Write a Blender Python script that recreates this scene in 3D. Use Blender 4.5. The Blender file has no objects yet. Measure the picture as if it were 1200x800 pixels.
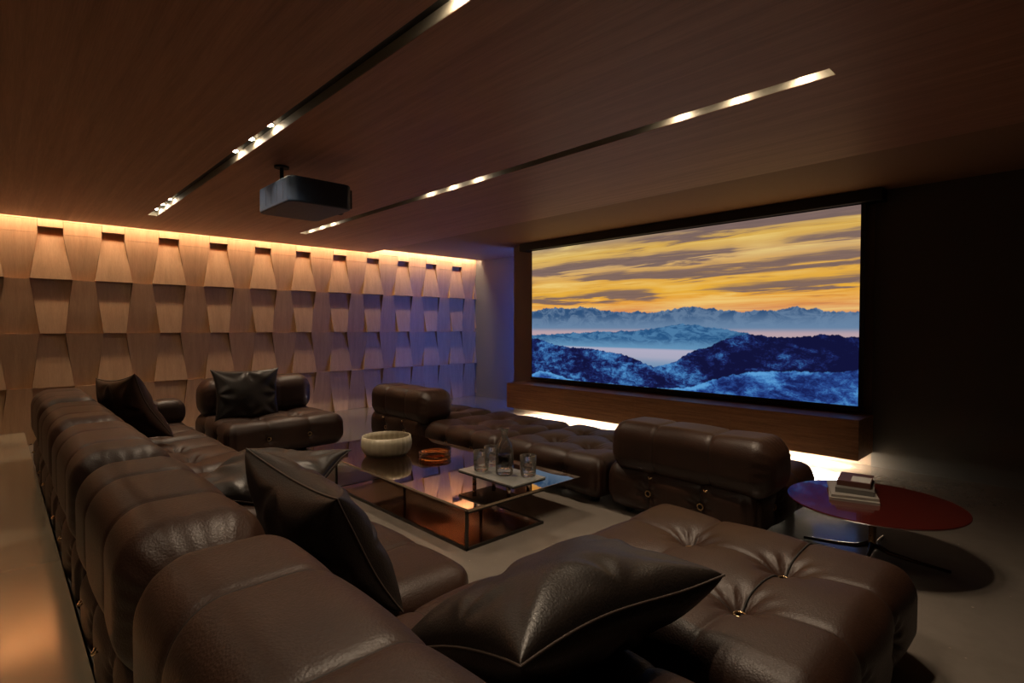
import bpy, bmesh, math, random
import numpy as np
from mathutils import Vector, Matrix
random.seed(7); rng = np.random.RandomState(5)
C = bpy.context.scene.collection
PI = math.pi

# ------------------------------------------------------------------ node helpers
def new_mat(name):
    m = bpy.data.materials.new(name); m.use_nodes = True
    nt = m.node_tree; nt.nodes.clear()
    out = nt.nodes.new('ShaderNodeOutputMaterial')
    return m, nt, out

def lk(nt, a, b): nt.links.new(a, b)

def principled(nt, out, **kw):
    b = nt.nodes.new('ShaderNodeBsdfPrincipled')
    for k, v in kw.items():
        b.inputs[k.replace('_', ' ')].default_value = v
    lk(nt, b.outputs[0], out.inputs['Surface'])
    return b

def noise(nt, vec, scale, detail=4, rough=.55, dist=0):
    n = nt.nodes.new('ShaderNodeTexNoise'); n.inputs['Scale'].default_value = scale
    n.inputs['Detail'].default_value = detail; n.inputs['Roughness'].default_value = rough
    n.inputs['Distortion'].default_value = dist
    if vec is not None: lk(nt, vec, n.inputs['Vector'])
    return n.outputs['Fac']

def ramp(nt, fac, stops):
    r = nt.nodes.new('ShaderNodeValToRGB')
    el = r.color_ramp.elements
    while len(el) > 1: el.remove(el[-1])
    el[0].position = stops[0][0]; el[0].color = (*stops[0][1], 1)
    for p, c in stops[1:]:
        e = el.new(p); e.color = (*c, 1)
    lk(nt, fac, r.inputs[0])
    return r.outputs[0]

def mapping(nt, scale=(1,1,1), rot=(0,0,0), kind='Object'):
    tc = nt.nodes.new('ShaderNodeTexCoord'); mp = nt.nodes.new('ShaderNodeMapping')
    mp.inputs['Scale'].default_value = scale; mp.inputs['Rotation'].default_value = rot
    lk(nt, tc.outputs[kind], mp.inputs['Vector'])
    return mp.outputs[0]

def bump(nt, b, h, strength=.3, dist=.01):
    n = nt.nodes.new('ShaderNodeBump'); n.inputs['Strength'].default_value = strength
    n.inputs['Distance'].default_value = dist
    lk(nt, h, n.inputs['Height']); lk(nt, n.outputs[0], b.inputs['Normal'])

def mth(nt, op, a, b=None, c=None, clamp=False):
    n = nt.nodes.new('ShaderNodeMath'); n.operation = op; n.use_clamp = clamp
    for i, v in enumerate((a, b, c)):
        if v is None: continue
        if isinstance(v, (int, float)): n.inputs[i].default_value = v
        else: lk(nt, v, n.inputs[i])
    return n.outputs[0]

def mixc(nt, f, a, b):
    n = nt.nodes.new('ShaderNodeMix'); n.data_type = 'RGBA'
    for s, v in ((n.inputs[0], f), (n.inputs[6], a), (n.inputs[7], b)):
        if isinstance(v, (int, float)): s.default_value = v
        elif isinstance(v, tuple): s.default_value = (*v, 1)
        else: lk(nt, v, s)
    return n.outputs[2]

# ------------------------------------------------------------------ materials
def simple(name, col, rough=.5, metal=0., spec=.5, **kw):
    m, nt, out = new_mat(name)
    b = principled(nt, out, Base_Color=(*col, 1), Roughness=rough, Metallic=metal, **kw)
    b.inputs['Specular IOR Level'].default_value = spec
    f = noise(nt, mapping(nt), 40, 3)
    r = mth(nt, 'MULTIPLY_ADD', f, rough*.25, rough*.875)
    lk(nt, r, b.inputs['Roughness'])
    return m

def leather(name, c1, c2, rough=.42):
    m, nt, out = new_mat(name)
    b = principled(nt, out)
    v = mapping(nt)
    f = noise(nt, v, 6, 3)
    lk(nt, ramp(nt, f, [(.3, c1), (.7, c2)]), b.inputs['Base Color'])
    vo = nt.nodes.new('ShaderNodeTexVoronoi'); vo.inputs['Scale'].default_value = 190
    lk(nt, v, vo.inputs['Vector'])
    f2 = noise(nt, v, 120, 3)
    h = mth(nt, 'ADD', mth(nt, 'MULTIPLY', vo.outputs['Distance'], .6), f2)
    bump(nt, b, h, .35, .0022)
    lk(nt, mth(nt, 'MULTIPLY_ADD', f2, .12, rough-.06), b.inputs['Roughness'])
    b.inputs['Specular IOR Level'].default_value = .45
    return m

def wood(name, c1, c2, scale, rough=.45, fine=1.0, bmp=.05):
    """scale: stretch, small along the grain"""
    m, nt, out = new_mat(name)
    b = principled(nt, out)
    v = mapping(nt, scale)
    f = noise(nt, v, 5, 8, .62, .4)
    g = noise(nt, v, 42*fine, 3, .6)
    s = mth(nt, 'ADD', mth(nt, 'MULTIPLY', f, .62), mth(nt, 'MULTIPLY', g, .38))
    lk(nt, ramp(nt, s, [(.32, c1), (.66, c2)]), b.inputs['Base Color'])
    b.inputs['Roughness'].default_value = rough
    bump(nt, b, s, bmp, .004)
    return m

M = {}
M['leather'] = leather('brown leather', (.023, .0090, .0046), (.034, .0135, .0068), .47)
M['pillow'] = leather('dark leather', (.011, .008, .0065), (.017, .0115, .009), .42)
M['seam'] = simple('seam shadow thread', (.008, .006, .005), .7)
M['thread'] = simple('piping thread', (.045, .03, .023), .45)
M['brass'] = simple('aged brass', (.55, .38, .2), .28, 1.)
M['steel'] = simple('dark steel', (.05, .045, .04), .3, .8)
M['bronze'] = simple('bronze metal', (.16, .11, .07), .25, 1.)
M['black'] = simple('matt black', (.006, .006, .006), .6)
M['chrome'] = simple('warm chrome', (.62, .52, .4), .15, 1.)
M['ceil'] = wood('ceiling veneer', (.33, .148, .080), (.55, .265, .155), (6, .16, 6), .5)
M['veneer'] = wood('pale oak veneer', (.40, .235, .125), (.56, .345, .195), (5, 5, .25), .5, 1.0, .04)
M['walnut'] = wood('walnut', (.17, .086, .040), (.46, .25, .125), (5, .45, 9), .42)
M['walld'] = simple('dark wall paint', (.045, .043, .04), .8)
M['wallg'] = simple('grey wall paint', (.17, .155, .14), .75)
M['charcoal'] = simple('charcoal wall paint', (.085, .082, .076), .7)
M['pier'] = simple('taupe wall paint', (.20, .155, .115), .75)
M['uceil'] = simple('brown ceiling paint', (.29, .15, .08), .65)
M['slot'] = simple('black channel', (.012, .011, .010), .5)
M['slot_lit'] = simple('channel side painted lit', (.50, .44, .35), .6)  # lamplight on this side of the black slot, put in as a pale colour
M['proj'] = simple('projector shell', (.022, .036, .065), .38)  # blue of the cool ambient light is mixed into the shell colour
M['lacquer'] = simple('red lacquer', (.085, .011, .008), .14, 0, .8, Coat_Weight=1., Coat_Roughness=.03, Coat_IOR=1.8)
M['bowl'] = simple('ribbed cream glass', (.52, .46, .33), .35, 0, .5, Transmission_Weight=.25)
def smoked():
    m, nt, out = new_mat('smoked bronze glass')
    g = nt.nodes.new('ShaderNodeBsdfGlossy'); g.inputs['Color'].default_value = (.88, .76, .66, 1)
    t = nt.nodes.new('ShaderNodeBsdfTransparent'); t.inputs['Color'].default_value = (.74, .60, .50, 1)
    f = noise(nt, mapping(nt), 8, 2)
    lk(nt, mth(nt, 'MULTIPLY_ADD', f, .02, .012), g.inputs['Roughness'])
    x = nt.nodes.new('ShaderNodeMixShader'); x.inputs[0].default_value = .68
    lk(nt, t.outputs[0], x.inputs[1]); lk(nt, g.outputs[0], x.inputs[2]); lk(nt, x.outputs[0], out.inputs['Surface'])
    return m
M['mirror'] = smoked()
M['shelf'] = simple('bronze mirror shelf', (.66, .45, .33), .10, 1.)
M['stone'] = simple('pale stone tray', (.24, .245, .23), .2)
M['paper'] = simple('paper', (.5, .46, .4), .8)
M['cover_grey'] = simple('grey cover', (.13, .125, .115), .5)
M['cover_pale'] = simple('pale cover', (.28, .26, .23), .5)
M['cover_brown'] = simple('brown cover', (.09, .035, .025), .4)
M['card'] = simple('white card', (.5, .5, .48), .5)

def glass(name, col, ior=1.45, rough=.01):
    m, nt, out = new_mat(name)
    b = principled(nt, out, Base_Color=(*col, 1), Roughness=rough, IOR=ior, Transmission_Weight=1.)
    f = noise(nt, mapping(nt), 25, 2)
    lk(nt, mth(nt, 'MULTIPLY_ADD', f, .02, rough), b.inputs['Roughness'])
    return m
def thin_glass():
    m, nt, out = new_mat('clear glass')
    g = nt.nodes.new('ShaderNodeBsdfGlossy'); g.inputs['Color'].default_value = (1, .98, .95, 1)
    f = noise(nt, mapping(nt), 20, 2)
    lk(nt, mth(nt, 'MULTIPLY_ADD', f, .04, .02), g.inputs['Roughness'])
    t = nt.nodes.new('ShaderNodeBsdfTransparent'); t.inputs['Color'].default_value = (.975, .97, .96, 1)
    fr = nt.nodes.new('ShaderNodeFresnel'); fr.inputs['IOR'].default_value = 1.45
    x = nt.nodes.new('ShaderNodeMixShader'); lk(nt, mth(nt, 'ADD', fr.outputs[0], .03, clamp=True), x.inputs[0])
    lk(nt, t.outputs[0], x.inputs[1]); lk(nt, g.outputs[0], x.inputs[2])
    d = nt.nodes.new('ShaderNodeBsdfTranslucent'); d.inputs['Color'].default_value = (.9, .88, .84, 1)
    y = nt.nodes.new('ShaderNodeMixShader'); y.inputs[0].default_value = .03
    lk(nt, x.outputs[0], y.inputs[1]); lk(nt, d.outputs[0], y.inputs[2]); lk(nt, y.outputs[0], out.inputs['Surface'])
    return m
M['glass'] = thin_glass()
M['amber'] = glass('amber glass', (.80, .42, .17), 1.5, .03)
M['liquid'] = simple('dark drink', (.012, .006, .004), .08)

def concrete(name='polished concrete', metal=0., ior=1.8, tint=None):
    m, nt, out = new_mat(name)
    b = principled(nt, out, Metallic=metal, IOR=ior)
    v = mapping(nt)
    f = noise(nt, v, 1.3, 8, .6, .3)
    f3 = noise(nt, v, 9, 6, .7)
    s = mth(nt, 'ADD', mth(nt, 'MULTIPLY', f, .65), mth(nt, 'MULTIPLY', f3, .35))
    base = ramp(nt, s, [(.3, (.15, .13, .11)), (.7, (.22, .19, .165))])
    vo = nt.nodes.new('ShaderNodeTexVoronoi'); vo.inputs['Scale'].default_value = 14
    lk(nt, v, vo.inputs['Vector'])
    sp = mth(nt, 'LESS_THAN', vo.outputs['Distance'], mth(nt, 'MULTIPLY', noise(nt, v, 3.7, 2), .10))
    spot = mixc(nt, f3, (.05, .035, .025), (.6, .5, .42))
    lk(nt, mixc(nt, sp, base, spot), b.inputs['Base Color'])
    lk(nt, mth(nt, 'MULTIPLY_ADD', f3, .10, .10), b.inputs['Roughness'])
    if tint: lk(nt, mixc(nt, .8, base, tint), b.inputs['Base Color'])
    bump(nt, b, s, .02, .01)
    return m
M['floor'] = concrete()
M['platform'] = concrete('copper toned resin floor', .62, 1.8, (.78, .66, .46))

def emis(name, col, s):
    m, nt, out = new_mat(name)
    e = nt.nodes.new('ShaderNodeEmission'); e.inputs[0].default_value = (*col, 1); e.inputs[1].default_value = s
    lk(nt, e.outputs[0], out.inputs['Surface'])
    return m
WARM = (1., .77, .54)
M['cove_led'] = emis('cove light strip', (1., .76, .50), 72)
M['floor_led'] = emis('console light strip', (1., .82, .60), 300)
M['blue_led'] = emis('blue light strip', (.07, .17, 1.), 60)
M['lens'] = emis('lamp lens', (1., .82, .58), 110)

# ------------------------------------------------------------------ picture on the screen
def fcurve(nt, x, pts):
    n = nt.nodes.new('ShaderNodeFloatCurve')
    c = n.mapping.curves[0]
    n.mapping.use_clip = True
    while len(c.points) > 2: c.points.remove(c.points[-1])
    c.points[0].location = (0, pts[0][1]); c.points[1].location = (1, pts[-1][1])
    for p in pts[1:-1]:
        if 0.01 < p[0] < .99: c.points.new(p[0], p[1])
    for p in c.points: p.handle_type = 'AUTO'
    n.mapping.update()
    lk(nt, x, n.inputs['Value'])
    return n.outputs[0]

def picture():
    m, nt, out = new_mat('mountain sunset picture')
    e = nt.nodes.new('ShaderNodeEmission'); lk(nt, e.outputs[0], out.inputs['Surface'])
    tc = nt.nodes.new('ShaderNodeTexCoord'); sx = nt.nodes.new('ShaderNodeSeparateXYZ')
    lk(nt, tc.outputs['UV'], sx.inputs[0]); u, v = sx.outputs[0], sx.outputs[1]
    def P(sxv, syv, rot=0.):
        mp = nt.nodes.new('ShaderNodeMapping'); mp.inputs['Scale'].default_value = (sxv, syv, 1)
        mp.inputs['Rotation'].default_value = (0, 0, rot)
        lk(nt, tc.outputs['UV'], mp.inputs['Vector']); return mp.outputs[0]
    def sstep(x, a, b):
        n = nt.nodes.new('ShaderNodeMapRange'); n.interpolation_type = 'SMOOTHSTEP'
        lk(nt, x, n.inputs[0]); n.inputs[1].default_value = a; n.inputs[2].default_value = b
        return n.outputs[0]
    # --- sky
    n1 = noise(nt, P(2.2, 17, .05), 1.6, 9, .6, .5)
    n2 = noise(nt, P(5, 55, .08), 1.7, 6, .6, .8)
    n3 = noise(nt, P(1.6, 3.0), 1.5, 3)
    wob = mth(nt, 'MULTIPLY_ADD', mth(nt, 'SUBTRACT', n3, .5), .10, mth(nt, 'MULTIPLY', mth(nt, 'SUBTRACT', n1, .5), .14))
    vv = mth(nt, 'ADD', v, wob)
    def band(c0, c1, w, amp):
        cen = mth(nt, 'MULTIPLY_ADD', u, c1-c0, c0)
        d = mth(nt, 'DIVIDE', mth(nt, 'SUBTRACT', vv, cen), w)
        g = mth(nt, 'EXPONENT', mth(nt, 'MULTIPLY', mth(nt, 'MULTIPLY', d, d), -1.))
        return mth(nt, 'MULTIPLY', g, fcurve(nt, u, amp))
    bands = [band(.97, .985, .045, [(0, 0), (.3, .15), (.5, .7), (.75, .95), (1, .9)]),
             band(.835, .85, .038, [(0, .95), (.15, 1), (.3, .9), (.5, 1), (.7, .8), (.78, .1), (.86, .7), (1, .85)]),
             band(.745, .735, .040, [(0, .45), (.15, .15), (.28, .9), (.5, .95), (.9, 1), (1, 1)]),
             band(.61, .625, .036, [(0, .6), (.2, .95), (.45, .95), (.55, .2), (.65, .55), (.8, .95), (1, .95)])]
    cl = bands[0]
    for b in bands[1:]: cl = mth(nt, 'MAXIMUM', cl, b)
    cl = mth(nt, 'ADD', cl, mth(nt, 'MULTIPLY', mth(nt, 'SUBTRACT', n1, .5), 2.2))
    cl = mth(nt, 'ADD', cl, mth(nt, 'MULTIPLY', mth(nt, 'SUBTRACT', n2, .5), 1.0))
    cmask = sstep(cl, .22, .85)
    gold = ramp(nt, v, [(.50, (.72, .25, .09)), (.55, (.83, .34, .05)), (.62, (.86, .45, .045)), (.72, (.80, .42, .07)), (.82, (.66, .41, .17)), (.92, (.72, .42, .08)), (1., (.38, .26, .17))])
    hi = sstep(mth(nt, 'ADD', mth(nt, 'SUBTRACT', n1, cl), mth(nt, 'MULTIPLY', n2, .8)), .62, 1.25)
    gold = mixc(nt, mth(nt, 'MULTIPLY', hi, .7), gold, (1., .76, .26))
    mauve = mixc(nt, n2, (.10, .072, .085), (.27, .17, .15))
    sky = mixc(nt, mth(nt, 'MULTIPLY', cmask, .93), gold, mauve)
    soft = sstep(v, .44, .54)
    # --- ridges
    def ridge(pts, rough_amp, nscale):
        r = fcurve(nt, u, pts)
        jag = mth(nt, 'SUBTRACT', noise(nt, P(nscale, .01), 1, 9, .65), .5)
        return mth(nt, 'MULTIPLY_ADD', jag, rough_amp, r)
    def below(r, soften=.003):
        n = nt.nodes.new('ShaderNodeMapRange')
        lk(nt, mth(nt, 'SUBTRACT', r, v), n.inputs[0]); n.inputs[1].default_value = -soften; n.inputs[2].default_value = soften
        return n.outputs[0]
    R1 = [(0, .525), (.046, .533), (.099, .546), (.162, .535), (.223, .541), (.263, .538), (.296, .519), (.345, .502), (.402, .502), (.48, .491), (.521, .498), (.561, .514), (.60, .523), (.63, .516), (.672, .503), (.717, .486), (.779, .490), (.819, .489), (.846, .495), (.874, .498), (.908, .491), (.952, .476), (1, .472)]
    R2 = [(0, .334), (.053, .338), (.106, .343), (.169, .352), (.24, .358), (.297, .364), (.377, .368), (.442, .374), (.48, .386), (.521, .398), (.565, .414), (.608, .408), (.668, .392), (.707, .382), (.744, .362), (.779, .350), (.827, .337), (.878, .338), (1., .342)]
    R3 = [(0, .308), (.046, .298), (.086, .272), (.15, .251), (.205, .243), (.269, .241), (.308, .227), (.351, .218), (.403, .198), (.433, .177), (.462, .153), (.49, .140), (.527, .156), (.562, .185), (.587, .222), (.621, .258), (.653, .275), (.688, .315), (.733, .344), (.765, .354), (.813, .342), (.853, .341), (.878, .342), (.915, .353), (.944, .357), (.967, .349), (1, .345)]
    R4 = [(0, .02), (.05, .05), (.12, .03), (.2, -.0), (.35, .0), (.5, .0), (.593, .02), (.665, .077), (.748, .131), (.817, .149), (.894, .158), (.953, .163), (1, .183)]
    # far range
    f1 = noise(nt, P(16, 11, .5), 1.4, 9, .68, .9)
    c1 = mixc(nt, sstep(f1, .42, .60), (.030, .085, .20), (.12, .20, .33))
    c1 = mixc(nt, sstep(v, .50, .38), c1, (.15, .25, .40))
    c1 = mixc(nt, sstep(v, .395, .355), c1, (.52, .38, .42))
    col = mixc(nt, below(ridge(R1, .085, 26)), sky, c1)
    f2 = noise(nt, P(14, 16, .6), 1.6, 9, .66, .9)
    c2 = mixc(nt, sstep(f2, .42, .60), (.022, .095, .24), (.075, .21, .40))
    c2 = mixc(nt, sstep(v, .33, .255), c2, (.13, .30, .50))
    lake = ramp(nt, v, [(.12, (.12, .27, .46)), (.165, (.24, .34, .50)), (.20, (.42, .42, .55)), (.245, (.46, .44, .58)), (.262, (.20, .34, .52))])
    c2 = mixc(nt, sstep(v, .262, .25), c2, lake)
    col = mixc(nt, below(ridge(R2, .06, 30)), col, c2)
    f3 = noise(nt, P(24, 17, .7), 1.7, 12, .76, .6)
    f3b = noise(nt, P(4.5, 5, .4), 1.5, 5, .6, .6)
    f3c = noise(nt, P(150, 80), 1., 4, .8)
    snow = mth(nt, 'ADD', mth(nt, 'MULTIPLY', f3, .62), mth(nt, 'ADD', mth(nt, 'MULTIPLY_ADD', f3b, .75, -.21), mth(nt, 'MULTIPLY', f3c, .16)))
    rightdark = mth(nt, 'MULTIPLY_ADD', sstep(u, .5, .75), -.085, .04)
    snow = mth(nt, 'ADD', snow, rightdark)
    c3 = ramp(nt, snow, [(.50, (.006, .007, .045)), (.575, (.012, .020, .12)), (.64, (.03, .11, .33)), (.72, (.08, .28, .60))])
    col = mixc(nt, below(ridge(R3, .05, 60), .002), col, c3)
    snow4 = mth(nt, 'ADD', snow, .11)
    edge4 = sstep(mth(nt, 'SUBTRACT', ridge(R4, .006, 60), v), .045, 0.)
    snow4 = mth(nt, 'MULTIPLY_ADD', edge4, .12, snow4)
    c4 = ramp(nt, snow4, [(.52, (.008, .015, .10)), (.62, (.02, .06, .26)), (.70, (.05, .19, .50)), (.80, (.11, .36, .72))])
    col = mixc(nt, below(ridge(R4, .05, 40)), col, c4)
    lk(nt, col, e.inputs[0]); e.inputs[1].default_value = .92
    return m
M['picture'] = picture()

# ------------------------------------------------------------------ object helpers
def empty(name, label, cat, loc=(0,0,0), rz=0., group=None):
    o = bpy.data.objects.new(name, None); C.objects.link(o)
    o.empty_display_size = .1; o.location = loc; o.rotation_euler = (0, 0, rz)
    o['label'] = label; o['category'] = cat
    if group: o['group'] = group
    return o

def mesh_obj(name, verts, faces, mat, parent=None, smooth=False):
    me = bpy.data.meshes.new(name)
    me.from_pydata([tuple(map(float, p)) for p in verts], [], [tuple(map(int, f)) for f in faces]); me.update()
    if smooth: me.polygons.foreach_set('use_smooth', [True]*len(me.polygons))
    me.materials.append(mat)
    o = bpy.data.objects.new(name, me); C.objects.link(o); o.parent = parent
    return o

def tag(o, label=None, cat=None, group=None, kind=None):
    for k, v in (('label', label), ('category', cat), ('group', group), ('kind', kind)):
        if v: o[k] = v
    return o

class MB:
    def __init__(s): s.v = []; s.f = []
    def add(s, vs, fs):
        b = len(s.v); s.v += [tuple(p) for p in vs]; s.f += [tuple(i+b for i in f) for f in fs]; return s
    def box(s, x0, x1, y0, y1, z0, z1):
        vs = [(x, y, z) for z in (z0, z1) for y in (y0, y1) for x in (x0, x1)]
        return s.add(vs, [(0,2,3,1), (4,5,7,6), (0,1,5,4), (2,6,7,3), (0,4,6,2), (1,3,7,5)])
    def tube(s, pts, r, n=10, closed=False, cap=True):
        pts = [Vector(p) for p in pts]; m = len(pts)
        rs = r if isinstance(r, (list, tuple)) else [r]*m
        up = None; rings = []
        for i, p in enumerate(pts):
            a = pts[(i-1) % m] if (closed or i > 0) else p
            b = pts[(i+1) % m] if (closed or i < m-1) else p
            t = (b-a).normalized()
            if up is None:
                up = Vector((0, 0, 1)) if abs(t.z) < .9 else Vector((1, 0, 0))
            s1 = t.cross(up).normalized(); up = s1.cross(t).normalized()
            rings.append([p + (s1*math.cos(2*PI*k/n) + up*math.sin(2*PI*k/n))*rs[i] for k in range(n)])
        vs = [q for ring in rings for q in ring]; fs = []
        for i in range(m if closed else m-1):
            j = (i+1) % m
            for k in range(n): fs.append((i*n+k, i*n+(k+1) % n, j*n+(k+1) % n, j*n+k))
        if cap and not closed:
            fs.append(tuple(range(n-1, -1, -1))); fs.append(tuple((m-1)*n+k for k in range(n)))
        return s.add(vs, fs)
    def lathe(s, prof, n=48, cx=0, cy=0, flute=None):
        """prof: (r, z) list; flute(theta) -> radius factor"""
        vs = []; fs = []; m = len(prof)
        for (r, z) in prof:
            for k in range(n):
                t = 2*PI*k/n; q = r*(flute(t, z) if flute else 1)
                vs.append((cx+q*math.cos(t), cy+q*math.sin(t), z))
        for i in range(m-1):
            for k in range(n): fs.append((i*n+k, i*n+(k+1) % n, (i+1)*n+(k+1) % n, (i+1)*n+k))
        if prof[0][0] > 1e-6: fs.append(tuple(range(n-1, -1, -1)))
        if prof[-1][0] > 1e-6 : fs.append(tuple((m-1)*n+k for k in range(n)))
        return s.add(vs, fs)
    def build(s, name, mat, parent=None, smooth=False, bevel=0, seg=2):
        o = mesh_obj(name, s.v, s.f, mat, parent, smooth)
        if bevel:
            md = o.modifiers.new('bevel', 'BEVEL'); md.width = bevel; md.segments = seg; md.limit_method = 'ANGLE'
        return o

def struct(name, mb, mat):
    o = mb.build(name, mat); o['kind'] = 'structure'; return o

def dup(root, loc=None, rz=None, label=None):
    def cp(o, par):
        c = o.copy(); C.objects.link(c); c.parent = par
        for ch in list(o.children): cp(ch, c)
        return c
    r = cp(root, None)
    if loc is not None: r.location = loc
    if rz is not None: r.rotation_euler = (0, 0, rz)
    if label: r['label'] = label
    return r

# ------------------------------------------------------------------ cushion generator
_grid = {}
def box_lattice(nx, ny, nz):
    key = (nx, ny, nz)
    if key in _grid: return _grid[key]
    idx = {}; pts = []; faces = []
    def vid(i, j, k):
        t = (i, j, k)
        if t not in idx: idx[t] = len(pts); pts.append(t)
        return idx[t]
    for i in range(nx):
        for j in range(ny):
            faces.append((vid(i, j, nz), vid(i+1, j, nz), vid(i+1, j+1, nz), vid(i, j+1, nz)))
            faces.append((vid(i, j, 0), vid(i, j+1, 0), vid(i+1, j+1, 0), vid(i+1, j, 0)))
    for i in range(nx):
        for k in range(nz):
            faces.append((vid(i, 0, k), vid(i+1, 0, k), vid(i+1, 0, k+1), vid(i, 0, k+1)))
            faces.append((vid(i, ny, k), vid(i, ny, k+1), vid(i+1, ny, k+1), vid(i+1, ny, k)))
    for j in range(ny):
        for k in range(nz):
            faces.append((vid(0, j, k), vid(0, j, k+1), vid(0, j+1, k+1), vid(0, j+1, k)))
            faces.append((vid(nx, j, k), vid(nx, j+1, k), vid(nx, j+1, k+1), vid(nx, j, k+1)))
    a = np.array(pts, float)/np.array([nx, ny, nz])*2-1
    _grid[key] = (a, faces); return _grid[key]

def round_pt(c, h, r):
    """c in cube surface coordinates [-1,1]^3 (N,3) -> point and normal on rounded box"""
    h = np.array(h); q = c*h
    inner = np.clip(q, -(h-r), (h-r)); d = q-inner
    L = np.linalg.norm(d, axis=1, keepdims=True); L[L < 1e-9] = 1e-9
    n = d/L
    return inner+n*r, n

def seat_disp(p, n, P, H):
    s = P/6; x, y, z = p.T
    nx, ny, nz = np.abs(n).T
    fx = np.abs(np.cos(3*PI*x/P)); fy = np.abs(np.cos(3*PI*y/P))
    B = .013
    bx = np.clip(fx, 0, 1)**.55; by = np.clip(fy, 0, 1)**.55
    top = (n[:, 2] > 0)
    d = B*(nz**2*(bx*by) + nx**2*by*.8 + ny**2*bx*.8)
    g = np.zeros_like(x)
    for q in (-s, s):
        g += .0035*np.exp(-((x-q)/.014)**2)*(1-nx**2) + .0035*np.exp(-((y-q)/.014)**2)*(1-ny**2)
    d = d-g
    tw = np.clip(n[:, 2], 0, 1)**2
    for a in (-s, s):
        for b in (-s, s):
            dx, dy = x-a, y-b; R = np.hypot(dx, dy); th = np.arctan2(dy, dx)
            d -= tw*(.034*np.exp(-(R/.036)**1.2) + .034*np.exp(-(R/.095)**1.6))
            d += tw*.0042*np.cos(8*th+.6)*np.exp(-((R-.070)/.038)**2)
            d += tw*.0028*np.cos(17*th)*np.exp(-((R-.045)/.022)**2)
    # side buttons, one per seam, pulled in a bit below mid height
    for axis in (0, 1):
        w = (nx if axis == 0 else ny)**2; t = y if axis == 0 else x
        for a in (-s, s):
            R = np.hypot(t-a, z+.01); th = np.arctan2(z+.01, t-a)
            d -= w*(.030*np.exp(-(R/.035)**1.3) + .010*np.exp(-(R/.08)**2))
            d += w*.004*np.cos(9*th)*np.exp(-((R-.05)/.025)**2)
    # soft hand of the stuffing
    d += .0035*np.sin(9.1*x+3*y)*np.sin(7.3*y-2*z+1)
    # vertical gathers at the corners
    cz = (nx*ny*4)*np.exp(-((z+.02)/(H*.5))**4)
    d += .004*cz*np.cos(70*(x-y))
    return d

def back_disp(p, n, L, hx, hz):
    """cushion long in y"""
    s = L/6; x, y, z = p.T; nx, ny, nz = np.abs(n).T
    by = np.clip(np.abs(np.cos(3*PI*y/L)), 0, 1)**.5
    w = 1-ny**2
    d = .009*by*w
    for q in (-s, s):
        d -= .004*np.exp(-((y-q)/.013)**2)*w
    # crown on top and gathers at the ends
    d += .010*nz**2
    th = np.arctan2(z, x)
    R = np.hypot(x/hx, z/hz)
    d += ny**2*(.024*(1-np.clip(R, 0, 1)**2))
    d += ny**1.5*w*0.0035*np.cos(22*th)
    d += .0035*np.sin(8*y+2.1*x)*np.sin(9*z+1.3)
    # pinch in bottom
    d -= .02*np.clip(-n[:, 2], 0, 1)*np.clip(nx, 0, 1)
    return d

def surf_seam(c_path, h, r, disp, off=.0005):
    c = np.array(c_path, float)
    p, n = round_pt(c, h, r)
    return p + n*(disp(p, n)+off)[:, None]

def cushion(name, h, r, disp, res, mat, parent, z0=0.):
    nx, ny, nz = [max(6, int(2*q/res)) for q in h]
    c, faces = box_lattice(nx, ny, nz)
    p, n = round_pt(c, h, r)
    p = p + n*disp(p, n)[:, None]
    o = mesh_obj(name, p, faces, mat, parent, True)
    o.location = (0, 0, z0)
    return o

def loop_path(axis, q, h, N=120):
    """closed rectangle loop on cube surface in plane axis=q (cube coords). returns top+sides only (open, skipping bottom)"""
    out = []
    t = np.linspace(-1, 1, N)
    side = np.linspace(-.9, 1, N//3)
    for k in side: out.append((-1, k))
    for k in t[1:-1]: out.append((k, 1))
    for k in side[::-1]: out.append((1, k))
    res = []
    for a, k in out:
        res.append((q, a, k) if axis == 0 else (a, q, k))
    return res

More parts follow.
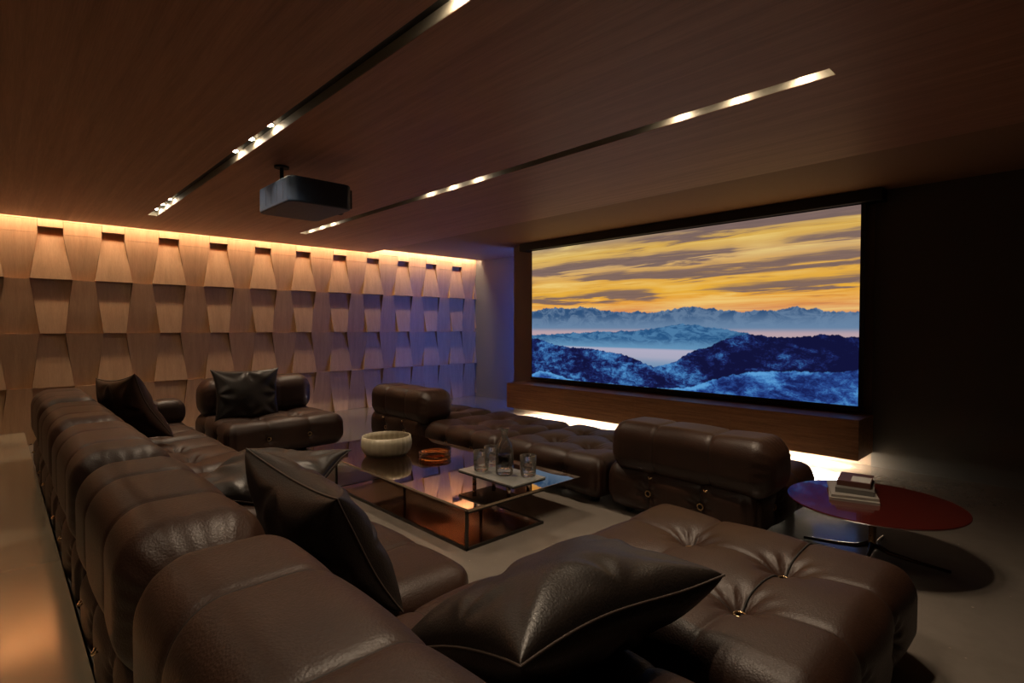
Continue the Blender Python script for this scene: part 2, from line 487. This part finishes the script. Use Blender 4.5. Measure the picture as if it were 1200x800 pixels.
# ------------------------------------------------------------------ sofa modules
PM = 1.035     # module pitch of the long sofa
def make_module(name, label, P=1.03, bl=None, back=None, arm=None, res=.0085, seat_h=.295, tw=.0027):
    root = empty(name, label, 'sofa')
    H = seat_h/2; h = (P/2-.022, P/2-.022, H-.012); r = .088
    fn = lambda p, n: seat_disp(p, n, P, seat_h)
    zc = .028+H
    seat = cushion('seat', h, r, fn, res, M['leather'], root, zc)
    s = P/6
    mb = MB()
    for axis in (0, 1):
        for q in (-s, s):
            pts = surf_seam(loop_path(axis, q/h[axis], h), h, r, fn, -.0004)
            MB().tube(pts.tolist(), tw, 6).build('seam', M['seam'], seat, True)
    # brass ring buttons: four on top, two on every side
    def ring(pos, nrm):
        pos = Vector(pos); nrm = Vector(nrm).normalized()
        a = nrm.orthogonal().normalized(); b = nrm.cross(a)
        R = .0165
        pts = [pos+nrm*.024+(a*math.cos(t)+b*math.sin(t))*R for t in [2*PI*k/16 for k in range(16)]]
        q = MB().tube(pts, .0036, 8, closed=True)
        o = q.build('button', M['brass'], seat, True)
    for a in (-s, s):
        for b in (-s, s):
            cp = np.array([[a/h[0], b/h[1], 1.]]); p, n = round_pt(cp, h, r); p = p+n*fn(p, n)[:, None]
            ring(p[0], (0, 0, 1))
    for ax, sg in ((0, -1), (0, 1), (1, -1), (1, 1)):
        for a in (-s, s):
            cc = [0, 0, -.01/h[2]]; cc[ax] = sg; cc[1-ax] = a/h[1-ax]
            p, n = round_pt(np.array([cc], float), h, r); p = p+n*fn(p, n)[:, None]
            ring(p[0], n[0])
    for sx in (-1, 1):
        for sy in (-1, 1):
            MB().lathe([(.026, 0), (.03, .012), (.03, .05)], 16, sx*(P/2-.14), sy*(P/2-.14)).build('foot', M['black'], root, True)
    def roll(nm, hx, hz, z0, L, loc, rz):
        bh = (hx-.012, L/2-.03, hz-.008); br = min(hx, hz)*.60
        bf = lambda p, n: back_disp(p, n, L, hx, hz)
        b = cushion(nm, bh, br, bf, res, M['leather'], root, z0)
        b.location = (loc[0], loc[1], z0); b.rotation_euler = (0, 0, rz)
        mb = MB(); sl = L/6
        for q in (-sl, sl):
            path = []
            for t in np.linspace(-1, 1, 40): path.append((-1, q/bh[1], t))
            for t in np.linspace(-1, 1, 60)[1:]: path.append((t, q/bh[1], 1))
            for t in np.linspace(1, -1, 40)[1:]: path.append((1, q/bh[1], t))
            for t in np.linspace(1, -1, 60)[1:-1]: path.append((t, q/bh[1], -1))
            pts = surf_seam(path, bh, br, bf, -.0003)
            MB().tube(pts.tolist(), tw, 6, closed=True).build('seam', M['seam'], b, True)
        # brass hooks with the strap that ties the cushion to the seat
        for q in (-sl, sl):
            hk = MB().tube([(-hx-.006, q-.012, -hz+.012), (-hx-.014, q, -hz+.004), (-hx-.006, q+.012, -hz+.012)], .004, 6)
            hk.build('hook', M['brass'], b, True)
        return b
    if back:
        hx, hz, z0, loc, rz = back
        roll('backrest', hx, hz, z0, bl or P-.02, loc, rz)
    if arm:
        hx, hz, z0, loc, rz, L = arm
        roll('armrest', hx, hz, z0, L, loc, rz)
    return root

XM = .695
BK = (.175, .185, .462, (-.515+.175, 0), 0)      # backrest of the long sofa
b0 = make_module('sofa_module', 'nearest black-brown leather sofa unit, its back filling the bottom left corner', P=1.03, back=BK, res=.0075)
b0.location = (XM, .875, 0); b0['group'] = 'leather sofa units'
lab = ['leather sofa unit next to the nearest one, with the big creased cushion on it',
       'middle unit of the long leather sofa, carrying the small cushion lying sideways',
       'second farthest unit of the long leather sofa, left of the coffee table']
for i, l in enumerate(lab):
    dup(b0, (XM, .875+PM*(i+1), 0), None, l)
b4 = make_module('sofa_module', 'farthest unit of the long leather sofa with a low roll armrest at its end', P=1.03, back=BK,
                 arm=(.13, .105, .40, (.17, .38), PI/2, .66), res=.013)
b4.location = (XM, .875+PM*4, 0); b4['group'] = 'leather sofa units'
ott = make_module('ottoman', 'large tufted leather ottoman with brass ring buttons in the right foreground', 1.04, res=.0062, tw=.0018)
ott['category'] = 'ottoman'; ott.location = (1.775, .868, 0)
# black cord running through the nearest row of ottoman buttons
def ott_cord():
    P = 1.04; s = P/6; seat_h = .295; H = seat_h/2; h = (P/2-.022, P/2-.022, H-.012); r = .088
    fn = lambda p, n: seat_disp(p, n, P, seat_h)
    seat = [c for c in ott.children if c.name.startswith('seat')][0]
    mb = MB()
    path = [(x, -s/h[1], 1) for x in np.linspace(-s/h[0], 1, 90)] + [(1, -s/h[1], z) for z in np.linspace(1, -.6, 30)[1:]]
    pts = surf_seam(path, h, r, fn, .004)
    mb.tube(pts.tolist(), .0032, 8)
    mb.build('cord', M['seam'], seat, True)
ott_cord()
arm0 = make_module('sofa_module', 'leather lounge unit facing the camera below the wood wall, cushion on its back', P=1.07, back=(.17, .175, .460, (0, .345), -PI/2), res=.012)
arm0.location = (1.865, 5.29, 0); arm0['group'] = 'leather sofa units'
# middle row in front of the screen
mid0 = make_module('sofa_module', 'leather unit before the screen seen from behind, right of the coffee table', P=.965, bl=.995, back=(.185, .145, .405, (-.30, -.05), 0), res=.009, seat_h=.28)
mid0.location = (3.17, 1.565, 0); mid0['group'] = 'leather sofa units'
dup(mid0, (3.17, 4.49, 0), None, 'far leather unit with backrest in the row before the screen')
mid1 = make_module('sofa_module', 'tufted backless leather unit beside the carafe, nearer of the two in the screen row', P=.985, res=.012, seat_h=.28)
mid1.location = (3.17, 2.525, 0); mid1['group'] = 'leather sofa units'
dup(mid1, (3.17, 3.50, 0), None, 'tufted backless leather unit next to the far backrest in the screen row')

# ------------------------------------------------------------------ pillows
def make_pillow(name, label, W, Hh, T, center, uaxis, vaxis, seed=0, N=84, group='loose leather cushions'):
    root = empty(name, label, 'cushion', center, 0, group)
    ua = Vector(uaxis).normalized(); va = Vector(vaxis); va = (va-ua*va.dot(ua)).normalized(); na = ua.cross(va)
    Mx = Matrix((ua, va, na)).transposed()
    root.rotation_euler = Mx.to_euler()
    rs = np.random.RandomState(seed)
    g = np.sin(np.linspace(-PI/2, PI/2, N+1))
    U, V = np.meshgrid(g, g, indexing='ij')
    def outline(U, V):
        x = W/2*U*(1-.085*(1-V**2)+.03*(np.abs(V)**6)*np.abs(U)**6)
        y = Hh/2*V*(1-.085*(1-U**2)+.03*(np.abs(U)**6)*np.abs(V)**6)
        return x, y
    ph = rs.uniform(0, 6, 12)
    def height(U, V, sgn):
        e = np.clip((1-U**2), 0, 1)*np.clip((1-V**2), 0, 1)
        z = T/2*(e**.36)
        # creases running in from corners and sides
        for cu in (-1, 1):
            for cv in (-1, 1):
                du, dv = U-cu, V-cv; R = np.hypot(du, dv); th = np.arctan2(dv*cv, du*cu)
                z += e**.5*.009*np.cos(7*th+ph[0]+cu+2*cv)*np.exp(-((R-.42)/.28)**2)
        for k, (cu, cv) in enumerate(((0, 1), (1, 0), (0, -1), (-1, 0))):
            du, dv = U-cu*1.0, V-cv*1.0; R = np.hypot(du, dv)
            th = np.arctan2(dv, du)
            z += e**.4*.010*np.cos(5*th+ph[4+k])*np.exp(-((R-.3)/.22)**2)
        z += e**.6*.010*np.sin(3.1*U+ph[8])*np.sin(2.7*V+ph[9])
        return z*sgn
    X, Y = outline(U, V); n1 = N+1
    wob = .010*np.sin(3*U+ph[10])*np.sin(3*V+ph[11]) + .018*U*V
    vs = []; fs = []
    Zt = height(U, V, 1)+wob; Zb = height(U, V, -1)+wob
    idt = np.arange(n1*n1).reshape(n1, n1)
    vs = np.stack([X.ravel(), Y.ravel(), Zt.ravel()], 1).tolist()
    idb = idt.copy()
    for i in range(n1):
        for j in range(n1):
            if 0 < i < N and 0 < j < N:
                idb[i, j] = len(vs); vs.append((X[i, j], Y[i, j], Zb[i, j]))
    for i in range(N):
        for j in range(N):
            fs.append((idt[i, j], idt[i+1, j], idt[i+1, j+1], idt[i, j+1]))
            fs.append((idb[i, j], idb[i, j+1], idb[i+1, j+1], idb[i+1, j]))
    body = mesh_obj('cover', vs, fs, M['leather'] if seed == 4 else M['pillow'], root, True)  # far-end cushion gets browner leather, painting in the light it catches
    loop = [(i, 0) for i in range(N)] + [(N, j) for j in range(N)] + [(i, N) for i in range(N, 0, -1)] + [(0, j) for j in range(N, 0, -1)]
    pts = [(X[i, j]*1.004, Y[i, j]*1.004, wob[i, j]) for i, j in loop]
    MB().tube(pts, .0034, 6, closed=True).build('piping', M['thread'], root, True)
    return root

make_pillow('cushion', 'large black leather cushion lying in the foreground on the ottoman', .67, .50, .25, (1.03, .905, .42), (.70, -.04, 0), (.11, .45, -.15), 1, 110)
make_pillow('cushion', 'big creased leather cushion leaning against the near part of the long sofa', .62, .44, .24, (.735, 1.70, .475), (.09, -1, -.03), (-.42, 0, .9), 2, 100)
make_pillow('cushion', 'dark leather cushion half hidden behind the big creased one, by the coffee table', .62, .48, .15, (.96, 2.74, .395), (.50, -.60, 0), (.5, .8, .25), 3)
make_pillow('cushion', 'leather cushion with ruffled corners leaning on the far end of the long sofa', .56, .48, .20, (.68, 4.62, .55), (.20, -.62, .08), (-.32, .1, .7), 4)
make_pillow('cushion', 'square black leather cushion upright on the lounge unit below the wood wall', .56, .46, .15, (1.67, 5.29, .51), (1, 0, -.03), (0, .25, 1), 5)

# ------------------------------------------------------------------ room
CZ = 2.15; CZ2 = 2.21; XE = 3.75; YW = 6.93; XS = 5.14; XB = 5.75; YP = 5.37
X0, Y0 = -2.6, -2.4
struct('floor', MB().box(.186, 6.0, Y0-.1, 7.2, -.1, 0), M['floor'])
struct('floor_platform', MB().box(X0-.1, .186, Y0-.1, 7.2, -.1, .125), M['platform'])
s0 = (-.365, -.29); s1 = (1.028, 1.103); s2 = (2.42, 2.50); ye = 5.91; ys2 = .715; ys1 = -.6
cb = MB()
yc = 6.775
for x0, x1 in ((X0, s0[0]), (s0[1], s1[0]), (s1[1], s2[0]), (s2[1], XE)): cb.box(x0, x1, Y0, yc, CZ, CZ+.16)
cb.box(s0[0], s0[1], ye, yc, CZ, CZ+.16).box(s0[0], s0[1], Y0, ys1, CZ, CZ+.16)
cb.box(s1[0], s1[1], ye, yc, CZ, CZ+.16).box(s1[0], s1[1], Y0, ys1, CZ, CZ+.16)
cb.box(s2[0], s2[1], ye, yc, CZ, CZ+.16).box(s2[0], s2[1], Y0, ys2, CZ, CZ+.16)
struct('ceiling', cb, M['ceil'])
struct('ceiling_screen_side', MB().box(XE, 6.0, Y0, yc, CZ2, CZ2+.1), M['uceil'])
struct('trim_1', MB().box(X0, 6.0, yc-.02, 7.2, 2.33, 2.40), M['wallg'])
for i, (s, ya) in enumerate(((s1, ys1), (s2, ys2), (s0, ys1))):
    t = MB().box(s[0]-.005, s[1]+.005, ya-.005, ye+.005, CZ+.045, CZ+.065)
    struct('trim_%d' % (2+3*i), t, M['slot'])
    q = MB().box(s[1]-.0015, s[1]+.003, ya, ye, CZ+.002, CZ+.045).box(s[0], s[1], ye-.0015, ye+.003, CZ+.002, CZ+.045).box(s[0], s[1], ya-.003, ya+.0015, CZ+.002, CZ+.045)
    struct('trim_%d' % (3+3*i), q, M['slot_lit'])
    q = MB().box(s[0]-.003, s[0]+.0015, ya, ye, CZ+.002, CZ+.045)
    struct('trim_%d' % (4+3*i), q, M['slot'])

# wood relief wall
wb = MB()
wb.box(X0, XB+.05, YW+.04, YW+.16, 0, 2.33)
p = .495; rows = [(2.30, 1.592), (1.592, 1.064), (1.064, .541), (.541, .0)]
yb = YW+.040; yr = YW+.020; yf = YW-.034
def tile(xa0, xa1, xb0, xb1, zt, zb_, yt, ybm):
    """front quad top (xa0..xa1 @ zt, yt) bottom (xb0..xb1 @ zb, ybm), sides back to yb"""
    e = .0012
    f = [(xb0+e, ybm, zb_+e), (xb1-e, ybm, zb_+e), (xa1-e, yt, zt-e), (xa0+e, yt, zt-e)]
    k = [(x, yb, z) for x, y, z in f]
    wb.add(f+k, [(0,1,2,3), (0,4,5,1), (1,5,6,2), (2,6,7,3), (3,7,4,0)])
N_, W_ = .385*p, .64*p
for k in range(-7, 12):
    cx = .405+p*k
    for ri, (zt, zb_) in enumerate(rows):
        narrow_top = (ri % 2 == 0)
        ta, ba = (N_, W_) if narrow_top else (W_, N_)
        ta, ba = ta/2, ba/2
        ztA = 2.03 if ri == 0 else zt
        tile(cx-ta, cx+ta, cx-ba, cx+ba, ztA, zb_, yr, yf)
        if ri == 0:
            tile(cx-ta, cx+ta, cx-ta, cx+ta, zt, 2.093, yf+.004, yf+.004)
        if ri == 0:
            # piece between: straight above the opening line, then tapering
            x0, x1 = cx+ta, cx+p-ta
            ym = yf+.004+(2.155-2.03)/(2.155-zb_)*(yr-.01-yf-.004)
            tile(x0, x1, x0, x1, zt, 2.155, yf+.004, yf+.004)
            tile(x0, x1, x0, x1, 2.1545, 2.03, yf+.004, ym)
            tile(x0, x1, cx+ba, cx+p-ba, 2.0305, zb_, ym, yr-.01)
        else:
            tile(cx+ta, cx+p-ta, cx+ba, cx+p-ba, zt, zb_, yf+.012, yr-.01)
wb.v = [(min(x, XB+.02), y, z) for x, y, z in wb.v]
struct('wall_left', wb, M['veneer'])
struct('wall_back', MB().box(XB, XB+.15, YP-.6, 7.2, 0, 2.33), M['wallg'])
struct('wall_screen', MB().box(XS, XB+.15, Y0, YP, 0, 2.31), M['pier'])
struct('wall_right', MB().box(X0, 6.0, Y0-.15, Y0, -.05, 2.4), M['walld'])
struct('wall_rear', MB().box(X0-.15, X0, Y0-.1, 7.2, -.05, 2.4), M['walld'])
# dark panelling right of the screen
struct('wall_screen_panel', MB().box(XS-.012, XS, Y0, 1.17, 0, CZ2), M['charcoal'])

# ------------------------------------------------------------------ light fittings
def led(name, label, mb, mat):
    return tag(mb.build(name, mat), label, 'light strip')
led('light_strip', 'warm light strip hidden in the gap above the wood wall', MB().box(X0+.05, XB-.02, 6.785, 6.810, 2.27, 2.285), M['cove_led'])
led('light_strip', 'blue light strip upright behind the left edge of the screen wall', MB().box(5.40, 5.44, YP-.0005, YP+.012, .0, 2.15), M['blue_led'])

def make_downlight(label, loc):
    root = empty('downlight', label, 'ceiling light', loc)
    MB().lathe([(.0, .005), (.026, .005), (.026, .001), (.0215, .001), (.0, .003)], 24).build('housing', M['slot'], root, True)
    MB().lathe([(.0, .0005), (.0212, .0005), (.0212, -.003), (.0, -.004)], 24).build('lens', M['lens'], root, True)
    return root
first = None
def spot(loc, E):
    L = bpy.data.lights.new('downlight_beam', 'SPOT'); L.energy = E; L.color = WARM
    L.spot_size = math.radians(92); L.spot_blend = .75; L.shadow_soft_size = .018
    o = bpy.data.objects.new('downlight_beam', L); C.objects.link(o); o.location = loc
groups = {'far': [5.78, 5.52, 5.26], 'middle': [3.56, 3.27, 2.98], 'near': [1.40, 1.11, .83]}
ordn = ['farthest', 'central', 'nearest']
for si, (s, sn) in enumerate(((s1, 'left'), (s2, 'right'), (s0, 'walkway'))):
    for g, ys in groups.items():
        for oi, y in enumerate(ys):
            x = (s[0]+s[1])/2; z = CZ+.040
            l = 'small round downlight in the %s ceiling slot, %s of its %s trio' % (sn, ordn[oi], g)
            if first is None: first = make_downlight(l, (x, y, z)); first['group'] = 'downlights in the ceiling slots'
            else: dup(first, (x, y, z), None, l)
            E = {'far': 28, 'middle': 33, 'near': 34}[g]
            if si == 2: E *= .32
            spot((x, y, z-.006), E)

# ------------------------------------------------------------------ projection screen and console
SX = 5.05
scr = empty('projection_screen', 'large projection screen showing snowy mountains under a golden sunset sky', 'screen', (SX, 3.09, CZ2))
def loc_(mb, name, mat, parent, off, **kw):
    mb.v = [(x-off[0], y-off[1], z-off[2]) for x, y, z in mb.v]
    return mb.build(name, mat, parent, **kw)
so = (SX, 3.09, CZ2)
loc_(MB().box(SX-.07, XS-.001, 1.09, 5.10, 2.115, CZ2-.001), 'housing', M['black'], scr, so, bevel=.006)
pm = bpy.data.meshes.new('picture')
yl, yr_, zb0, zt0 = 4.93, 1.248, .486, 2.107
pm.from_pydata([(-.0045, yl-3.09, zb0-CZ2), (-.0045, yr_-3.09, zb0-CZ2), (-.0045, yr_-3.09, zt0-CZ2), (-.0045, yl-3.09, zt0-CZ2)], [], [(0, 1, 2, 3)])
uvl = pm.uv_layers.new(name='UVMap')
for i, uvc in enumerate(((0, 0), (1, 0), (1, 1), (0, 1))): uvl.data[i].uv = uvc
pm.materials.append(M['picture'])
po = bpy.data.objects.new('picture', pm); C.objects.link(po); po.parent = scr
po['label'] = 'glowing picture of blue mountains and orange clouds'
loc_(MB().box(SX-.003, SX+.003, yr_-.035, yl+.012, zb0-.012, 2.13), 'fabric', M['black'], scr, so)
loc_(MB().box(SX-.014, SX+.012, yr_-.045, yl+.02, zb0-.034, zb0-.002), 'weight_bar', M['black'], scr, so, bevel=.004)

con = empty('media_console', 'floating walnut console running under the projection screen', 'cabinet', (4.72, 3.1, 0))
co = (4.72, 3.1, 0)
loc_(MB().box(4.738, XS-.001, 1.16, 5.06, .112, .418), 'body', M['walnut'], con, co, bevel=.002)
loc_(MB().box(4.95, 4.98, 1.30, 4.90, .102, .112), 'light_strip', M['floor_led'], con, co)
ysm = [1.157, 2.149, 3.144, 4.11, 5.063]
for a, b in zip(ysm, ysm[1:]):
    loc_(MB().box(4.72, 4.738, a+.0015, b-.0015, .110, .421), 'drawer_front', M['walnut'], con, co, bevel=.001)

# ------------------------------------------------------------------ projector
pr = empty('projector', 'black video projector hanging from the wood ceiling on a short pole', 'projector', (1.345, 3.55, CZ))
def pvb(name, mb, mat, **kw): return loc_(mb, name, mat, pr, (1.345, 3.55, CZ), **kw)
def rounded_prism(x0, x1, y0, y1, z0, z1, r, n=8):
    pts = []
    for cx, cy, a0 in ((x1-r, y1-r, 0), (x0+r, y1-r, 90), (x0+r, y0+r, 180), (x1-r, y0+r, 270)):
        for k in range(n+1):
            a = math.radians(a0+90*k/n); pts.append((cx+r*math.cos(a), cy+r*math.sin(a)))
    m = len(pts)
    vs = [(x, y, z0) for x, y in pts]+[(x, y, z1) for x, y in pts]
    fs = [tuple(range(m-1, -1, -1)), tuple(range(m, 2*m))]+[(i, (i+1) % m, m+(i+1) % m, m+i) for i in range(m)]
    return MB().add(vs, fs)
pb = rounded_prism(1.225, 1.615, 3.12, 3.64, 1.845, 1.995, .05)
pvb('body', pb, M['proj'], bevel=.010, seg=3)
pvb('lid', MB().box(1.33, 1.57, 3.19, 3.60, 1.99, 2.012), M['proj'], bevel=.008)
pvb('front_panel', MB().box(1.60, 1.632, 3.16, 3.60, 1.860, 1.978), M['black'], bevel=.008)
ln = MB()
prof = [(.0, 0), (.055, 0), (.06, .006), (.06, .035), (.048, .04), (.04, .025), (0, .02)]
ln.lathe(prof, 32); ln.v = [(1.63+z, 3.38+y, 1.92+x) for x, y, z in ln.v]
pvb('lens', ln, M['black'], smooth=True)
vent = MB()
for k in range(4): vent.box(1.2242, 1.230, 3.22+k*.09, 3.224+k*.09, 1.87, 1.97)
pvb('vent', vent, M['black'])
pvb('pole', MB().tube([(1.345, 3.55, 2.02), (1.345, 3.55, 2.145)], .012, 16), M['black'], smooth=True)
pvb('ceiling_plate', MB().lathe([(.0, 2.138), (.045, 2.138), (.045, 2.15), (0, 2.15)], 24, 1.345, 3.55), M['black'])
pvb('bracket', MB().box(1.285, 1.405, 3.44, 3.63, 1.995, 2.024), M['steel'], bevel=.004)

# ------------------------------------------------------------------ coffee table
TZ = .21
ct = empty('coffee_table', 'low coffee table with smoked mirror top and thin black frame', 'table', (2.1, 3.05, 0))
cto = (2.1, 3.05, 0)
def ctp(name, mb, mat, **kw): return loc_(mb, name, mat, ct, cto, **kw)
tx0, tx1, ty0, ty1 = 1.705, 2.575, 2.11, 4.05
ctp('glass_top', MB().box(tx0, tx1, ty0, ty1, TZ-.008, TZ), M['mirror'], bevel=.0015)
rim = MB()
rim.box(tx0-.004, tx0, ty0-.004, ty1+.004, TZ-.012, TZ).box(tx1, tx1+.004, ty0-.004, ty1+.004, TZ-.012, TZ)
rim.box(tx0, tx1, ty0-.004, ty0, TZ-.012, TZ).box(tx0, tx1, ty1, ty1+.004, TZ-.012, TZ)
ctp('edge_trim', rim, M['chrome'])
w = .007
for (x, y) in ((1.70, 2.118), (1.70, 3.56), (2.25, 2.66), (2.25, 3.56)):
    ctp('leg', MB().box(x-w, x+w, y-w, y+w, .001, TZ-.012), M['steel'])
fr = MB()
fr.box(1.693, 2.257, 2.111, 2.125, 0, .014).box(1.693, 2.257, 3.553, 3.567, 0, .014)
fr.box(1.693, 1.707, 2.125, 3.553, 0, .014).box(2.243, 2.257, 2.125, 3.553, 0, .014)
fr.box(1.693, 2.257, 2.111, 2.125, TZ-.022, TZ-.0085).box(1.693, 2.257, 3.553, 3.567, TZ-.022, TZ-.0085)
ctp('base_frame', fr, M['steel'])
ctp('shelf', MB().box(1.707, 2.243, 2.125, 3.553, .004, .012), M['shelf'])

# bowl, ashtray
bw = MB()
fl = lambda t, z: 1+.035*abs(math.sin(13*t))**.7
bw.lathe([(0, .004), (.11, .0), (.142, .004), (.170, .026), (.180, .052), (.180, .075), (.172, .100), (.163, .101), (.170, .074), (.168, .050), (.155, .028), (.13, .012), (0, .012)], 144, flute=fl)
bw.v = [(x*.96, y*.96, z*1.4) for x, y, z in bw.v]
o = bw.build('bowl', M['bowl'], smooth=True); o.location = (2.02, 3.43, TZ)
tag(o, 'ribbed cream glass bowl on the smoked mirror coffee table', 'bowl')
am = MB()
am.lathe([(0, .006), (.085, .0), (.112, .004), (.118, .016), (.110, .026), (.118, .036), (.116, .052), (.106, .055), (.100, .040), (.098, .018), (0, .014)], 96, flute=lambda t, z: 1+.010*math.sin(16*t))
am.v = [(x*.96, y*.96, z*.78) for x, y, z in am.v]
o = am.build('ashtray', M['amber'], smooth=True); o.location = (2.235, 3.14, TZ)
tag(o, 'round amber glass dish beside the cream bowl', 'dish')

# tray
tr = empty('tray', 'square pale stone tray on short posts at the coffee table end', 'tray', (2.08, 2.275, TZ))
ZT = .292
loc_(MB().box(1.950, 2.205, 2.045, 2.51, ZT-.010, ZT), 'tray_top', M['stone'], tr, (2.08, 2.275, TZ), bevel=.003)
loc_(MB().box(1.952, 2.203, 2.047, 2.508, ZT-.018, ZT-.0105), 'tray_underside', M['black'], tr, (2.08, 2.275, TZ), bevel=.002)
for x, y in ((2.0, 2.13), (2.15, 2.13), (2.0, 2.42), (2.15, 2.42)):
    loc_(MB().lathe([(.012, TZ), (.012, ZT-.018)], 16, x, y), 'post', M['chrome'], tr, (2.08, 2.275, TZ), smooth=True)
# tumblers
tb = MB()
tb.lathe([(0, .001), (.036, .0), (.040, .006), (.043, .05), (.043, .098), (.0405, .099), (.0400, .05), (.037, .018), (0, .014)], 72, flute=lambda t, z: 1+.008*math.cos(18*t))
for i, (x, y, l) in enumerate(((2.035, 2.40, 'clear glass tumbler at the left corner of the pale tray'),
                               (2.155, 2.445, 'clear glass tumbler partly hidden behind the carafe'),
                               (2.150, 2.13, 'clear glass tumbler right of the carafe on the tray'))):
    if i == 0: tb.v = [(x*1.06, y*1.06, z*1.18) for x, y, z in tb.v]; t0 = tb.build('drinking_glass', M['glass'], smooth=True); o = t0
    else: o = t0.copy(); C.objects.link(o)
    o.location = (x, y, ZT); tag(o, l, 'glass', 'tumblers on the tray')
cf = empty('carafe', 'clear glass carafe half filled with dark drink on the tray', 'carafe', (2.075, 2.245, ZT))
outer = [(0, .001), (.044, .0), (.049, .008), (.051, .08), (.050, .125), (.040, .158), (.022, .180), (.017, .192), (.017, .205), (.026, .228), (.027, .232)]
inner = [(.025, .232), (.0155, .206), (.0155, .192), (.020, .180), (.037, .157), (.047, .124), (.048, .08), (.046, .034), (.03, .028), (0, .026)]
outer = [(r, z*1.13) for r, z in outer]; inner = [(r, z*1.13) for r, z in inner]
MB().lathe(outer+inner, 72, flute=lambda t, z: 1+.010*math.cos(14*t)).build('bottle', M['glass'], cf, True)
MB().lathe([(0, .036), (.03, .037), (.0455, .044), (.0470, .08), (.0465, .112), (0, .112)], 48).build('drink', M['liquid'], cf, True)

# ------------------------------------------------------------------ round table with books
RZ = .268; RC = (3.115, .70)
rt = empty('side_table', 'low round dark red lacquer table on a star foot beside the ottoman', 'table', (RC[0], RC[1], 0))
MB().lathe([(0, RZ-.022), (.30, RZ-.020), (.372, RZ-.010), (.376, RZ-.004), (.374, RZ), (0, RZ)], 120).build('tabletop', M['lacquer'], rt, True).modifiers.new('e', 'EDGE_SPLIT').split_angle = math.radians(35)
MB().lathe([(.019, .035), (.017, .06), (.017, RZ-.03), (.05, RZ-.021)], 24).build('pole', M['brass'], rt, True)
for k in range(4):
    a = PI/2*k+.06; c, s_ = math.cos(a), math.sin(a)
    MB().tube([(0.012*c, .012*s_, .055), (.07*c, .07*s_, .030), (.16*c, .16*s_, .019), (.305*c, .305*s_, .008)], [.015, .011, .009, .007], 10).build('foot', M['bronze'], rt, True)
def book(label, cx, cy, z, lx, ly, h, rz, mat):
    r = empty('book', label, 'book', (cx, cy, z), rz, 'books on the red side table')
    t = .003
    c = MB().box(-lx/2, lx/2, -ly/2, ly/2, 0, t).box(-lx/2, lx/2, -ly/2, ly/2, h-t, h).box(-lx/2, -lx/2+t, -ly/2, ly/2, t, h-t)
    c.build('cover', mat, r)
    MB().box(-lx/2+t, lx/2-.004, -ly/2+.004, ly/2-.004, t, h-t).build('pages', M['paper'], r)
    return r
bz = RZ
for (l, cx, cy, lx, ly, h, rz, m) in (
    ('pale book at the bottom of the stack on the red table', 3.16, .80, .30, .21, .014, .30, 'cover_pale'),
    ('thin grey-white book second from the bottom of the stack', 3.165, .805, .28, .20, .013, .36, 'cover_pale'),
    ('thick grey book in the middle of the stack on the red table', 3.19, .795, .24, .165, .024, .22, 'cover_grey')):
    book(l, cx, cy, bz, lx, ly, h, rz, M[m]); bz += h
bk = book('small brown book with a white label on top of the stack', 3.215, .80, bz, .20, .145, .026, .16, M['cover_brown'])
MB().box(-.085, .03, -.068, .015, .026, .0268).build('label_card', M['card'], bk)

# ------------------------------------------------------------------ world, camera
wd = bpy.data.worlds.new('World'); bpy.context.scene.world = wd; wd.use_nodes = True
wd.node_tree.nodes['Background'].inputs[0].default_value = (.01, .01, .012, 1)
wd.node_tree.nodes['Background'].inputs[1].default_value = .3
cam = bpy.data.cameras.new('Camera'); co_ = bpy.data.objects.new('Camera', cam); C.objects.link(co_)
cam.sensor_width = 36; cam.lens = 637/1200*36; cam.clip_start = .02
pitch = math.atan(16/637)
co_.location = (0, 0, 1.12); co_.rotation_euler = (PI/2-pitch, 0, -math.atan2(.689, .7247))
sc = bpy.context.scene; sc.camera = co_
sc.view_settings.view_transform = 'Standard'; sc.view_settings.look = 'None'
sc.view_settings.gamma = 1; sc.view_settings.use_curve_mapping = False; sc.view_settings.exposure = 0.
sc.cycles.use_denoising = True
sc.cycles.max_bounces = 10; sc.cycles.diffuse_bounces = 5; sc.cycles.glossy_bounces = 5
sc.cycles.sample_clamp_indirect = 6
sc.cycles.caustics_refractive = False; sc.cycles.caustics_reflective = False
